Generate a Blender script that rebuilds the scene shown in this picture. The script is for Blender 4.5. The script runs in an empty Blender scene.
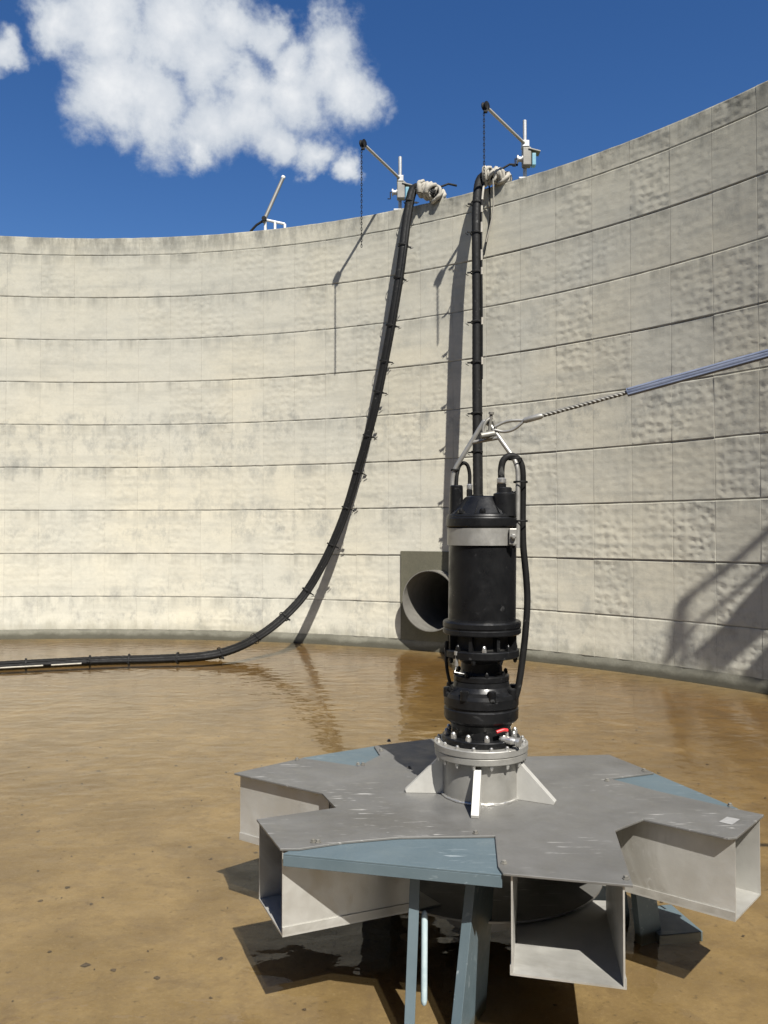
import bpy, bmesh, math, random
from math import sin, cos, atan, atan2, sqrt, pi, radians, hypot
from mathutils import Vector, Matrix
random.seed(7)
sc = bpy.context.scene
COL = sc.collection

# ------------------------------------------------------------------ camera
F, EYE, TH = 820.0, 1.67, atan(22 / 820.0)
cam = bpy.data.cameras.new('camera'); co = bpy.data.objects.new('camera', cam); COL.objects.link(co)
co.location = (0, 0, EYE); co.rotation_euler = (pi / 2 + TH, 0, 0)
cam.sensor_fit = 'VERTICAL'; cam.sensor_height = 24.0; cam.lens = F / 1024 * 24.0
cam.clip_start = 0.05; cam.clip_end = 5000
sc.camera = co

# ------------------------------------------------------------------ sun, sky, exposure
SX, SY = 0.280, -0.756                       # horizontal run of the sun per metre of rise
SUN = Vector((SX, SY, 1)).normalized()
SUN_EL = math.asin(SUN.z)
sl = bpy.data.lights.new('sun', 'SUN'); so = bpy.data.objects.new('sun', sl); COL.objects.link(so)
sl.energy = 5.0; sl.angle = radians(0.53); sl.color = (1.0, 0.96, 0.885)
so.rotation_euler = SUN.to_track_quat('Z', 'Y').to_euler(); so.location = (3, -8, 12)
sc.view_settings.view_transform = 'Standard'; sc.view_settings.look = 'None'
sc.view_settings.exposure = 1.0; sc.view_settings.gamma = 1
sc.view_settings.use_curve_mapping = False

def ray(x, y):
    a, b = (x - 384) / F, (512 - y) / F
    return Vector((a, cos(TH) - b * sin(TH), sin(TH) + b * cos(TH)))
def at_z(x, y, z):
    d = ray(x, y); return Vector((0, 0, EYE)) + d * ((z - EYE) / d.z)
def at_y(x, y, Y):
    d = ray(x, y); return Vector((0, 0, EYE)) + d * (Y / d.y)
CX, CY, R = -4.73, 2.80, 10.68                # the round tank
def at_wall(x, y, r=R):
    d = ray(x, y); a = d.x ** 2 + d.y ** 2; b = -2 * (d.x * CX + d.y * CY); c = CX * CX + CY * CY - r * r
    return Vector((0, 0, EYE)) + d * ((-b + sqrt(b * b - 4 * a * c)) / (2 * a))

world = bpy.data.worlds.new('World'); sc.world = world; world.use_nodes = True
wt = world.node_tree; wt.nodes.clear()
def N(t, kind, **kw):
    n = t.nodes.new(kind)
    for k, v in kw.items():
        if k == 'i':
            for kk, vv in v.items(): n.inputs[kk].default_value = vv
        else: setattr(n, k, v)
    return n
def math_node(t, op, a, b=None, c=None, clamp=False):
    n = t.nodes.new('ShaderNodeMath'); n.operation = op; n.use_clamp = clamp
    for i, v in enumerate((a, b, c)):
        if v is None: continue
        if isinstance(v, (int, float)): n.inputs[i].default_value = v
        else: t.links.new(v, n.inputs[i])
    return n.outputs[0]
def vmath(t, op, a, b=None):
    n = t.nodes.new('ShaderNodeVectorMath'); n.operation = op
    for i, v in enumerate((a, b)):
        if v is None: continue
        if isinstance(v, (tuple, Vector)): n.inputs[i].default_value = v
        else: t.links.new(v, n.inputs[i])
    return n
def mixc(t, fac, a, b, mode='MIX'):
    n = t.nodes.new('ShaderNodeMix'); n.data_type = 'RGBA'; n.blend_type = mode; n.clamp_factor = True
    for s, v in ((n.inputs[0], fac), (n.inputs[6], a), (n.inputs[7], b)):
        if isinstance(v, (int, float)): s.default_value = v
        elif isinstance(v, tuple): s.default_value = (v + (1,))[:4]
        else: t.links.new(v, s)
    return n.outputs[2]
def mapr(t, v, a, b, c=0.0, d=1.0, smooth=False):
    n = t.nodes.new('ShaderNodeMapRange'); n.clamp = True
    if smooth: n.interpolation_type = 'SMOOTHSTEP'
    t.links.new(v, n.inputs[0])
    for i, q in enumerate((a, b, c, d)): n.inputs[i + 1].default_value = q
    return n.outputs[0]
def noise(t, vec, scale, detail=4, rough=0.55, dist=0.0):
    n = N(t, 'ShaderNodeTexNoise', i={'Scale': scale, 'Detail': detail, 'Roughness': rough, 'Distortion': dist})
    t.links.new(vec, n.inputs['Vector']); return n
def scaled(t, vec, s, off=(0, 0, 0)):
    n = t.nodes.new('ShaderNodeMapping'); t.links.new(vec, n.inputs[0])
    n.inputs['Scale'].default_value = s; n.inputs['Location'].default_value = off; return n.outputs[0]

def build_sky():
    t = wt
    sky = N(t, 'ShaderNodeTexSky', sky_type='NISHITA', sun_disc=False)
    sky.sun_elevation = SUN_EL; sky.sun_rotation = atan2(SX, SY)
    sky.altitude = 300; sky.air_density = 1.0; sky.dust_density = 0.35; sky.ozone_density = 2.2
    tc = N(t, 'ShaderNodeTexCoord')
    d = tc.outputs['Generated']
    warp = noise(t, d, 9.0, 6, 0.6)
    wv = vmath(t, 'SUBTRACT', warp.outputs['Color'], (0.5, 0.5, 0.5)).outputs[0]
    ws = vmath(t, 'MULTIPLY', wv, (0.10, 0.10, 0.10)).outputs[0]
    dw = vmath(t, 'NORMALIZE', vmath(t, 'ADD', d, ws).outputs[0]).outputs[0]
    blobs = [(68, 32, 30), (110, 22, 56), (170, 40, 60), (225, 18, 38), (110, 100, 46), (160, 112, 52), (215, 125, 46),
             (255, 128, 38), (300, 92, 52), (332, 68, 46), (352, 88, 38), (205, 72, 52), (250, 90, 40), (292, 62, 32), (330, 40, 34),
             (2, 48, 22), (110, -40, 70), (180, -40, 70), (-70, 40, 34), (310, 160, 24), (342, 172, 18),
             (265, 30, 26), (200, 155, 24), (280, 158, 26)]
    dirs = [(ray(x, y).normalized(), atan(r / F) * 0.98) for x, y, r in blobs]
    for az, el, r in ((-75, 33, 9), (-110, 26, 11), (-150, 38, 8), (70, 42, 7), (115, 28, 10), (165, 33, 7), (-38, 46, 6), (38, 52, 5)):
        for k in range(3):
            a, e = radians(az + random.uniform(-.8, .8) * r), radians(el + random.uniform(-.3, .3) * r)
            dirs.append((Vector((sin(a) * cos(e), cos(a) * cos(e), sin(e))), radians(r * random.uniform(.5, .8))))
    dens = None
    for dv, r in dirs:
        ln = vmath(t, 'LENGTH', vmath(t, 'SUBTRACT', dw, tuple(dv)).outputs[0]).outputs['Value']
        q = math_node(t, 'MULTIPLY_ADD', ln, -1.0 / r, 1.0)
        dens = q if dens is None else math_node(t, 'SMOOTH_MAX', dens, q, 0.25)
    n1 = noise(t, d, 13, 10, 0.62, 0.2).outputs['Fac']
    n2 = noise(t, scaled(t, d, (1, 1, 1.4)), 42, 8, 0.6).outputs['Fac']
    fb = math_node(t, 'ADD', math_node(t, 'MULTIPLY', n1, 1.75), math_node(t, 'MULTIPLY', n2, 0.42))
    dd = math_node(t, 'ADD', math_node(t, 'MULTIPLY', dens, 1.0), math_node(t, 'SUBTRACT', fb, 1.06))
    alpha = mapr(t, dd, -0.05, 0.62, 0, 1, True)
    body = mapr(t, dd, 0.25, 1.25, 0, 1, True)
    soft = noise(t, d, 17, 6, 0.5).outputs['Fac']
    tone = math_node(t, 'MULTIPLY', body, mapr(t, soft, 0.35, 0.7, 0.55, 1.0))
    ccol = mixc(t, tone, (5.2, 5.7, 6.4), (8.6, 8.7, 8.8))
    hsv = N(t, 'ShaderNodeHueSaturation', i={'Hue': 0.51, 'Saturation': 1.30, 'Value': 1.0}); t.links.new(sky.outputs[0], hsv.inputs['Color'])
    fin = mixc(t, alpha, hsv.outputs[0], ccol)
    bg = N(t, 'ShaderNodeBackground', i={'Strength': 0.054}); t.links.new(fin, bg.inputs[0])
    out = N(t, 'ShaderNodeOutputWorld'); t.links.new(bg.outputs[0], out.inputs[0])
build_sky()

# ------------------------------------------------------------------ materials
def new_mat(name):
    m = bpy.data.materials.new(name); m.use_nodes = True; t = m.node_tree; t.nodes.clear()
    o = N(t, 'ShaderNodeOutputMaterial'); b = N(t, 'ShaderNodeBsdfPrincipled'); t.links.new(b.outputs[0], o.inputs[0])
    return m, t, b, o
def bump(t, h, strength, dist, prev=None):
    n = N(t, 'ShaderNodeBump', i={'Strength': strength, 'Distance': dist}); t.links.new(h, n.inputs['Height'])
    if prev is not None: t.links.new(prev, n.inputs['Normal'])
    return n.outputs[0]

ALB = 0.72                                    # albedo level that goes with the exposure above
def C3(r, g, b): return (r * ALB, g * ALB, b * ALB)
def concrete():
    m, t, b, o = new_mat('weathered_concrete')
    pos = N(t, 'ShaderNodeNewGeometry').outputs['Position']
    oi = N(t, 'ShaderNodeObjectInfo').outputs['Random']
    sep = N(t, 'ShaderNodeSeparateXYZ'); t.links.new(pos, sep.inputs[0]); z = sep.outputs['Z']
    big = noise(t, pos, 0.55, 4, 0.55).outputs['Fac']
    mott = noise(t, scaled(t, pos, (1, 1, 1.6)), 2.6, 8, 0.68).outputs['Fac']
    streak = noise(t, scaled(t, pos, (5.5, 5.5, 0.55)), 1.0, 6, 0.65).outputs['Fac']
    grain = noise(t, pos, 26, 6, 0.7).outputs['Fac']
    base = mixc(t, mapr(t, big, 0.38, 0.62), C3(0.70, 0.655, 0.545), C3(0.645, 0.62, 0.545))
    base = mixc(t, mapr(t, oi, 0, 1, 0, 0.22), base, C3(0.50, 0.48, 0.42))
    base = mixc(t, mapr(t, mott, 0.48, 0.74, 0, 0.45), base, C3(0.43, 0.42, 0.375))
    base = mixc(t, mapr(t, mott, 0.40, 0.22, 0, 0.45), base, C3(0.76, 0.72, 0.62))
    # staining below each casting joint, broken up by streaks
    fr = math_node(t, 'FRACT', math_node(t, 'DIVIDE', math_node(t, 'SUBTRACT', z, 0.645 - 7.05), 0.705))
    near = mapr(t, fr, 0.62, 1.0, 0, 1, True)
    st = math_node(t, 'MULTIPLY', near, mapr(t, streak, 0.45, 0.68))
    base = mixc(t, math_node(t, 'MULTIPLY', st, 0.65), base, C3(0.30, 0.29, 0.255))
    blot = noise(t, scaled(t, pos, (2.2, 2.2, 1.5), (3, 8, 2)), 1.7, 9, 0.75).outputs['Fac']
    rows = noise(t, scaled(t, pos, (0.12, 0.12, 1.4), (0, 0, 0.35)), 1.0, 1, 0.5).outputs['Fac']
    bl = math_node(t, 'MULTIPLY', mapr(t, blot, 0.50, 0.66), mapr(t, rows, 0.42, 0.66))
    base = mixc(t, math_node(t, 'MULTIPLY', bl, 0.75), base, C3(0.33, 0.33, 0.31))
    hs = noise(t, scaled(t, pos, (0.5, 0.5, 7.0), (1, 2, 5)), 1.0, 5, 0.6).outputs['Fac']
    base = mixc(t, mapr(t, hs, .50, .68, 0, .38), base, C3(0.45, 0.44, 0.395))
    tide = math_node(t, 'ADD', z, math_node(t, 'MULTIPLY', noise(t, scaled(t, pos, (5, 5, 1)), 1.0, 5, .65).outputs['Fac'], -0.5))
    base = mixc(t, mapr(t, tide, 0.02, -0.16, 0, .55), base, C3(0.30, 0.285, 0.225))
    topd = math_node(t, 'MULTIPLY', mapr(t, z, 6.15, 6.55), mapr(t, noise(t, scaled(t, pos, (4, 4, 1.2)), 1.5, 6, 0.7).outputs['Fac'], 0.40, 0.62))
    base = mixc(t, math_node(t, 'MULTIPLY', topd, 0.65), base, C3(0.17, 0.165, 0.145))
    edge = N(t, 'ShaderNodeAttribute', attribute_name='edge').outputs['Fac']
    en = math_node(t, 'MULTIPLY', edge, mapr(t, noise(t, pos, 3.5, 5, 0.7).outputs['Fac'], 0.42, 0.62))
    base = mixc(t, math_node(t, 'MULTIPLY', en, 0.5), base, C3(0.17, 0.165, 0.14))
    base = mixc(t, mapr(t, grain, 0.35, 0.75, 0, 0.18), base, C3(0.38, 0.36, 0.31))
    base = mixc(t, 1.0, base, (1.02, 1.03, 1.01), 'MULTIPLY')
    t.links.new(base, b.inputs['Base Color']); b.inputs['Roughness'].default_value = 0.95
    b.inputs['Diffuse Roughness'].default_value = 1.0
    b.inputs['Specular IOR Level'].default_value = 0.15
    dim = noise(t, scaled(t, pos, (5.0, 5.0, 9.0)), 1.0, 0.6, 0.4, 0.15).outputs['Fac']
    dim2 = noise(t, scaled(t, pos, (9.5, 9.5, 15.0), (2, 5, 1)), 1.0, 0.5, 0.4, 0.1).outputs['Fac']
    dim = math_node(t, 'MULTIPLY', math_node(t, 'ADD', dim, math_node(t, 'MULTIPLY', dim2, 0.5)), 0.55)
    uu = math_node(t, 'ARCTAN2', math_node(t, 'SUBTRACT', sep.outputs['Y'], CY), math_node(t, 'SUBTRACT', sep.outputs['X'], CX))
    cv_ = N(t, 'ShaderNodeCombineXYZ'); t.links.new(math_node(t, 'MULTIPLY', uu, R * 8.0), cv_.inputs[0]); t.links.new(math_node(t, 'MULTIPLY', z, 9.5), cv_.inputs[1])
    wob = vmath(t, 'MULTIPLY', vmath(t, 'SUBTRACT', noise(t, pos, 5.0, 2).outputs['Color'], (.5, .5, .5)).outputs[0], (.9, .9, 0)).outputs[0]
    dvec = vmath(t, 'ADD', cv_.outputs[0], wob).outputs[0]
    vo = N(t, 'ShaderNodeTexVoronoi', voronoi_dimensions='2D', feature='SMOOTH_F1', i={'Scale': 1.0, 'Smoothness': 0.6, 'Randomness': 0.55}); t.links.new(dvec, vo.inputs['Vector'])
    dim = math_node(t, 'ADD', dim, math_node(t, 'MULTIPLY', vo.outputs['Distance'], 0.95))
    pm = math_node(t, 'MULTIPLY', mapr(t, oi, 0.18, 0.75, 0.25, 1.0), mapr(t, noise(t, pos, 1.5, 2).outputs['Fac'], 0.35, 0.6, 0.35, 1))
    h = math_node(t, 'MULTIPLY', dim, pm)
    b1 = bump(t, h, 0.27, 0.05)
    b2 = bump(t, math_node(t, 'ADD', grain, noise(t, pos, 110, 3, 0.6).outputs['Fac']), 0.25, 0.005, b1)
    t.links.new(b2, b.inputs['Normal'])
    return m
def plain_concrete(name, c1, c2, rough=0.9, wet=False):
    c1, c2 = C3(*c1), C3(*c2)
    m, t, b, o = new_mat(name)
    pos = N(t, 'ShaderNodeNewGeometry').outputs['Position']
    a = noise(t, pos, 3.0, 8, 0.65).outputs['Fac']; g = noise(t, pos, 40, 5, 0.65).outputs['Fac']
    c = mixc(t, mapr(t, a, 0.35, 0.65), c1, c2)
    c = mixc(t, mapr(t, g, 0.4, 0.75, 0, .35), c, tuple(q * .55 for q in c1))
    if wet:
        sp_ = N(t, 'ShaderNodeSeparateXYZ'); t.links.new(pos, sp_.inputs[0])
        lv_ = math_node(t, 'ADD', sp_.outputs['Z'], math_node(t, 'MULTIPLY', noise(t, pos, 4.0, 5, .65).outputs['Fac'], -.14))
        c = mixc(t, mapr(t, lv_, -.005, -.06, 0, .75), c, C3(0.05, 0.046, 0.028))
    t.links.new(c, b.inputs['Base Color']); b.inputs['Roughness'].default_value = rough
    t.links.new(bump(t, g, .4, .006), b.inputs['Normal']); return m
def metal(name, c1, c2, rough=0.5, metallic=0.3, scuff=0.3, scale=5.0, scuff_col=(0.62, 0.61, 0.58), dirt=None, bmp=.12):
    c1, c2, scuff_col = C3(*c1), C3(*c2), C3(*scuff_col)
    if dirt: dirt = C3(*dirt)
    m, t, b, o = new_mat(name)
    tc = N(t, 'ShaderNodeTexCoord').outputs['Object']
    oi = N(t, 'ShaderNodeObjectInfo').outputs['Random']
    comb = N(t, 'ShaderNodeCombineXYZ'); t.links.new(math_node(t, 'MULTIPLY', oi, 17.0), comb.inputs[0]); t.links.new(oi, comb.inputs[1])
    v = vmath(t, 'ADD', tc, comb.outputs[0]).outputs[0]
    a = noise(t, v, scale, 8, 0.62, 0.4).outputs['Fac']
    c = mixc(t, mapr(t, a, 0.34, 0.66), c1, c2)
    if dirt:
        dn = noise(t, v, scale * .45, 7, .7, .8).outputs['Fac']
        c = mixc(t, mapr(t, dn, .52, .70, 0, .7), c, dirt)
    s1 = noise(t, scaled(t, v, (9, 70, 30)), 1.0, 3, 0.6, 0.6).outputs['Fac']
    s2 = noise(t, v, scale * 0.9, 3, 0.5).outputs['Fac']
    sc_ = math_node(t, 'MULTIPLY', mapr(t, s1, 0.62, 0.70), mapr(t, s2, 0.48, 0.60))
    c = mixc(t, math_node(t, 'MULTIPLY', sc_, scuff), c, scuff_col)
    t.links.new(c, b.inputs['Base Color']); b.inputs['Metallic'].default_value = metallic
    r = noise(t, v, scale * 3, 6, 0.65).outputs['Fac']
    t.links.new(mapr(t, r, 0.3, 0.7, rough - 0.12, rough + 0.14), b.inputs['Roughness'])
    t.links.new(bump(t, noise(t, v, 60, 4, .6).outputs['Fac'], bmp, .003), b.inputs['Normal'])
    return m
def water_mat():
    m, t, b, o = new_mat('murky_water'); t.nodes.remove(b)
    pos = N(t, 'ShaderNodeNewGeometry').outputs['Position']
    w1 = noise(t, scaled(t, pos, (1.0, 1.5, 1)), 4.4, 1.5, 0.45, 0.3).outputs['Fac']
    w2 = noise(t, scaled(t, pos, (1.0, 1.3, 1), (4, 7, 0)), 16.0, 2, 0.5).outputs['Fac']
    patch = mapr(t, noise(t, pos, .45, 2).outputs['Fac'], .35, .65, .55, 1.1)
    h = math_node(t, 'MULTIPLY', math_node(t, 'ADD', w1, math_node(t, 'MULTIPLY', w2, 0.12)), patch)
    nrm = bump(t, h, 0.33, 0.028)
    fr = N(t, 'ShaderNodeFresnel', i={'IOR': 1.33}); t.links.new(nrm, fr.inputs['Normal'])
    gl = N(t, 'ShaderNodeBsdfGlossy', i={'Roughness': 0.02, 'Color': (1, 1, 1, 1)}); t.links.new(nrm, gl.inputs['Normal'])
    tr = N(t, 'ShaderNodeBsdfTransparent', i={'Color': (1, 1, 1, 1)})
    df = N(t, 'ShaderNodeBsdfDiffuse')
    mur = noise(t, pos, 1.3, 5, .6).outputs['Fac']
    t.links.new(mixc(t, mapr(t, mur, .35, .65), C3(0.20, 0.14, 0.06), C3(0.25, 0.175, 0.08)), df.inputs['Color'])
    mx = N(t, 'ShaderNodeMixShader', i={0: 0.07}); t.links.new(tr.outputs[0], mx.inputs[1]); t.links.new(df.outputs[0], mx.inputs[2])
    m2 = N(t, 'ShaderNodeMixShader'); t.links.new(fr.outputs[0], m2.inputs[0]); t.links.new(mx.outputs[0], m2.inputs[1]); t.links.new(gl.outputs[0], m2.inputs[2])
    va = N(t, 'ShaderNodeVolumeAbsorption', i={'Color': (0.66, 0.48, 0.08, 1), 'Density': 2.5}); t.links.new(va.outputs[0], o.inputs['Volume'])
    t.links.new(m2.outputs[0], o.inputs[0]); return m
def floor_mat():
    m, t, b, o = new_mat('silted_floor')
    pos = N(t, 'ShaderNodeNewGeometry').outputs['Position']
    a = noise(t, pos, 1.6, 8, 0.62, 0.5).outputs['Fac']; c_ = noise(t, pos, 7, 8, 0.7).outputs['Fac']
    c = mixc(t, mapr(t, a, .36, .64), C3(0.160, 0.110, 0.043), C3(0.285, 0.210, 0.098))
    c = mixc(t, mapr(t, c_, .46, .66, 0, .75), c, C3(0.17, 0.12, 0.06))
    sp = noise(t, pos, 24, 4, .6).outputs['Fac']
    sm = noise(t, pos, 5.5, 5, .65, .6).outputs['Fac']
    c = mixc(t, mapr(t, sm, .54, .70, 0, .6), c, C3(0.13, 0.09, 0.045))
    gr_ = noise(t, pos, 55, 6, .75).outputs['Fac']
    c = mixc(t, mapr(t, gr_, .54, .70, 0, .45), c, C3(0.12, 0.082, 0.038))
    c = mixc(t, mapr(t, gr_, .44, .30, 0, .4), c, C3(0.37, 0.285, 0.155))
    c = mixc(t, mapr(t, sp, .62, .73, 0, .7), c, C3(0.06, 0.04, 0.02))
    t.links.new(c, b.inputs['Base Color']); b.inputs['Roughness'].default_value = .95
    t.links.new(bump(t, c_, .5, .02), b.inputs['Normal']); return m

M = {}
M['concrete'] = concrete()
M['mortar'] = plain_concrete('joint_mortar', (0.30, 0.29, 0.24), (0.46, 0.44, 0.38))
M['kerb'] = plain_concrete('damp_kerb', (0.135, 0.13, 0.10), (0.21, 0.203, 0.16), wet=True)
M['patch'] = plain_concrete('olive_patch', (0.11, 0.104, 0.07), (0.14, 0.132, 0.09))
M['water'] = water_mat(); M['floor'] = floor_mat()
M['plate'] = metal('stainless_plate', (0.185, 0.182, 0.172), (0.245, 0.241, 0.229), .46, .45, 1.0, 3.2, dirt=(0.15, 0.144, 0.128))
M['duct'] = metal('stainless_duct', (0.56, 0.55, 0.51), (0.66, 0.65, 0.61), .46, .58, .9, 4.0, dirt=(0.34, 0.32, 0.275))
M['steel'] = metal('brushed_steel', (0.36, 0.35, 0.32), (0.46, 0.45, 0.42), .42, .55, 0, 9.0, bmp=0)
M['bright'] = metal('bright_steel', (0.62, 0.61, 0.58), (0.74, 0.73, 0.70), .34, .8, 0, 20.0, bmp=0)
M['gusset'] = metal('gusset_plate', (0.52, 0.51, 0.475), (0.62, 0.61, 0.57), .5, .35, .3, 6.0)
M['blue'] = metal('blue_paint', (0.090, 0.128, 0.148), (0.112, 0.152, 0.172), .45, 0.0, .4, 4.0, (0.5, 0.55, 0.57))
M['black'] = metal('black_paint', (0.006, 0.0062, 0.0068), (0.011, 0.0112, 0.012), .36, 0.0, .45, 6.0, (0.11, 0.11, 0.11))
M['black'].node_tree.nodes['Principled BSDF'].inputs['Specular IOR Level'].default_value = 0.28
M['rubber'] = metal('black_rubber', (0.006, 0.006, 0.006), (0.012, 0.0117, 0.0113), .66, 0.0, .5, 8.0, (0.16, 0.16, 0.15))
M['rubber'].node_tree.nodes['Principled BSDF'].inputs['Specular IOR Level'].default_value = 0.2
M['galv'] = metal('galvanised', (0.42, 0.42, 0.41), (0.56, 0.56, 0.55), .45, .4, 0, 14.0, bmp=0)
M['pipe'] = metal('dull_pipe_steel', (0.19, 0.18, 0.16), (0.27, 0.26, 0.23), .5, .3, .2, 2.5, dirt=(0.13, 0.12, 0.095))
M['cloth'] = metal('pale_sacking', (0.34, 0.315, 0.26), (0.46, 0.43, 0.37), .9, 0, .2, 18.0, dirt=(0.22, 0.2, 0.16))
M['white'] = metal('white_paint', (0.72, 0.72, 0.70), (0.80, 0.80, 0.78), .5, 0, .1, 8.0)
M['red'] = metal('red_plastic', (0.55, 0.03, 0.035), (0.62, 0.045, 0.05), .4, 0, .1, 8.0)
M['cyan'] = metal('cyan_plastic', (0.14, 0.32, 0.40), (0.18, 0.38, 0.46), .4, 0, .1, 8.0)
M['sleeve'] = metal('blue_grey_sleeve', (0.12, 0.145, 0.215), (0.19, 0.215, 0.29), .3, 0, 0, 10.0, (0.5, 0.52, 0.6))
M['iceblue'] = metal('pale_blue_rod', (0.36, 0.46, 0.49), (0.48, 0.57, 0.59), .4, 0, .3, 20.0)
M['boom'] = metal('dull_boom', (0.34, 0.32, 0.27), (0.40, 0.375, 0.32), .6, .1, 0, 1.5, bmp=0)
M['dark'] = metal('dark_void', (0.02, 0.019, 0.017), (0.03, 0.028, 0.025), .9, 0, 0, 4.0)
M['litter'] = plain_concrete('sludge_flake', (0.035, 0.024, 0.014), (0.07, 0.045, 0.024))
m, t, b, o = new_mat('dry_grass')
pos = N(t, 'ShaderNodeNewGeometry').outputs['Position']
t.links.new(mixc(t, noise(t, pos, .8, 8, .7).outputs['Fac'], (0.06, 0.085, 0.03), (0.13, 0.13, 0.06)), b.inputs['Base Color'])
b.inputs['Roughness'].default_value = 1; M['grass'] = m

# ------------------------------------------------------------------ mesh helpers
class MB:
    def __init__(s): s.v = []; s.f = []; s.sm = []
    def add(s, vs, fs, smooth=False):
        o = len(s.v); s.v += [tuple(v) for v in vs]; s.f += [tuple(i + o for i in f) for f in fs]; s.sm += [smooth] * len(fs); return s
    def quadgrid(s, rings, closed=True, smooth=True, cap0=False, cap1=False):
        n = len(rings[0]); vs = [p for r in rings for p in r]; fs = []
        for i in range(len(rings) - 1):
            for j in range(n if closed else n - 1):
                k = (j + 1) % n; fs.append((i * n + j, i * n + k, (i + 1) * n + k, (i + 1) * n + j))
        s.add(vs, fs, smooth)
        if cap0: s.add(rings[0], [tuple(range(n))[::-1]])
        if cap1: s.add(rings[-1], [tuple(range(n))])
        return s
    def lathe(s, prof, n=32, c=(0, 0, 0), axis=None, smooth=True, caps=True):
        """prof [(r, h)]; hard corners are split so that they shade crisp"""
        Mx = Vector((0, 0, 1)).rotation_difference(Vector(axis)).to_matrix() if axis is not None else Matrix.Identity(3)
        cc = Vector(c)
        ring = lambda r, h: [cc + Mx @ Vector((r * cos(2 * pi * k / n), r * sin(2 * pi * k / n), h)) for k in range(n)]
        for a, b_ in zip(prof[:-1], prof[1:]): s.quadgrid([ring(*a), ring(*b_)], smooth=smooth)
        if caps:
            s.add(ring(*prof[0]), [tuple(range(n))[::-1]]); s.add(ring(*prof[-1]), [tuple(range(n))])
        return s
    def prism(s, poly, z0, z1):
        n = len(poly); A = [(p[0], p[1], z0) for p in poly]; B = [(p[0], p[1], z1) for p in poly]
        return s.add(A + B, [tuple(range(n))[::-1], tuple(range(n, 2 * n))] + [(i, (i + 1) % n, n + (i + 1) % n, n + i) for i in range(n)])
    def slab(s, quad, d):
        """quad of 3D points extruded by vector d"""
        n = len(quad); A = [Vector(p) for p in quad]; B = [p + Vector(d) for p in A]
        return s.add(A + B, [tuple(range(n))[::-1], tuple(range(n, 2 * n))] + [(i, (i + 1) % n, n + (i + 1) % n, n + i) for i in range(n)])
    def box(s, c, sz, rot=None):
        c = Vector(c); Rm = rot.to_3x3() if rot is not None else Matrix.Identity(3)
        vs = [c + Rm @ Vector((x * sz[0] / 2, y * sz[1] / 2, z * sz[2] / 2)) for z in (-1, 1) for y in (-1, 1) for x in (-1, 1)]
        return s.add(vs, [(0, 2, 3, 1), (4, 5, 7, 6), (0, 1, 5, 4), (2, 6, 7, 3), (0, 4, 6, 2), (1, 3, 7, 5)])
    def tube(s, pts, r, n=8, caps=True, rf=None):
        pts = [Vector(p) for p in pts]; rings = []; up = None
        for i, p in enumerate(pts):
            tn = (pts[min(i + 1, len(pts) - 1)] - pts[max(i - 1, 0)]).normalized()
            if up is None: up = tn.orthogonal().normalized()
            up = (up - tn * up.dot(tn)).normalized(); sd = tn.cross(up)
            rr = rf(i) if rf else r
            rings.append([p + (up * cos(2 * pi * k / n) + sd * sin(2 * pi * k / n)) * rr for k in range(n)])
        return s.quadgrid(rings, smooth=True, cap0=caps, cap1=caps)
    def ball(s, c, r, n=8, sq=(1, 1, 1)):
        rings = [[Vector(c) + Vector((r * sq[0] * sin(pi * i / n) * cos(2 * pi * k / n), r * sq[1] * sin(pi * i / n) * sin(2 * pi * k / n), r * sq[2] * cos(pi * i / n))) for k in range(n)] for i in range(n, -1, -1)]
        return s.quadgrid(rings)
    def mesh(s, name, mat):
        me = bpy.data.meshes.new(name); me.from_pydata(s.v, [], s.f); me.validate()
        if len(me.polygons) == len(s.sm): me.polygons.foreach_set('use_smooth', s.sm)
        me.materials.append(M[mat]); me.update(); return me
    def build(s, name, mat, parent=None, bevel=0.0, recalc=True):
        me = s.mesh(name, mat)
        if recalc:
            bm = bmesh.new(); bm.from_mesh(me); bmesh.ops.recalc_face_normals(bm, faces=bm.faces); bm.to_mesh(me); bm.free()
        ob = bpy.data.objects.new(name, me); COL.objects.link(ob)
        if parent is not None: ob.parent = parent; ob.matrix_parent_inverse = Matrix.Identity(4)
        if bevel:
            md = ob.modifiers.new('bevel', 'BEVEL'); md.width = bevel; md.segments = 2; md.limit_method = 'ANGLE'; md.angle_limit = radians(40)
        return ob
def local(p, root): return Vector(p) - root.location
def thing(name, label, cat, loc=(0, 0, 0), group=None):
    o = bpy.data.objects.new(name, None); COL.objects.link(o); o.location = loc; o.empty_display_size = .2
    o['label'] = label; o['category'] = cat
    if group: o['group'] = group
    return o
def copy_part(src, parent=None):
    o = src.copy(); COL.objects.link(o)
    if parent is not None: o.parent = parent; o.matrix_parent_inverse = Matrix.Identity(4)
    return o
def struct(o, kind='structure'): o['kind'] = kind; return o
def smooth_path(pts, sub=6):
    pts = [Vector(p) for p in pts]; out = []
    for i in range(len(pts) - 1):
        p0, p1, p2, p3 = pts[max(i - 1, 0)], pts[i], pts[i + 1], pts[min(i + 2, len(pts) - 1)]
        for k in range(sub):
            u = k / sub
            out.append(0.5 * ((2 * p1) + (p2 - p0) * u + (2 * p0 - 5 * p1 + 4 * p2 - p3) * u * u + (3 * p1 - p0 - 3 * p2 + p3) * u ** 3))
    return out + [pts[-1]]
def resample(pts, step):
    out = [pts[0]]; acc = 0
    for a, b_ in zip(pts[:-1], pts[1:]):
        L = (b_ - a).length; d = step - acc
        while d <= L: out.append(a.lerp(b_, d / L)); d += step
        acc = L - (d - step)
    return out

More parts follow.
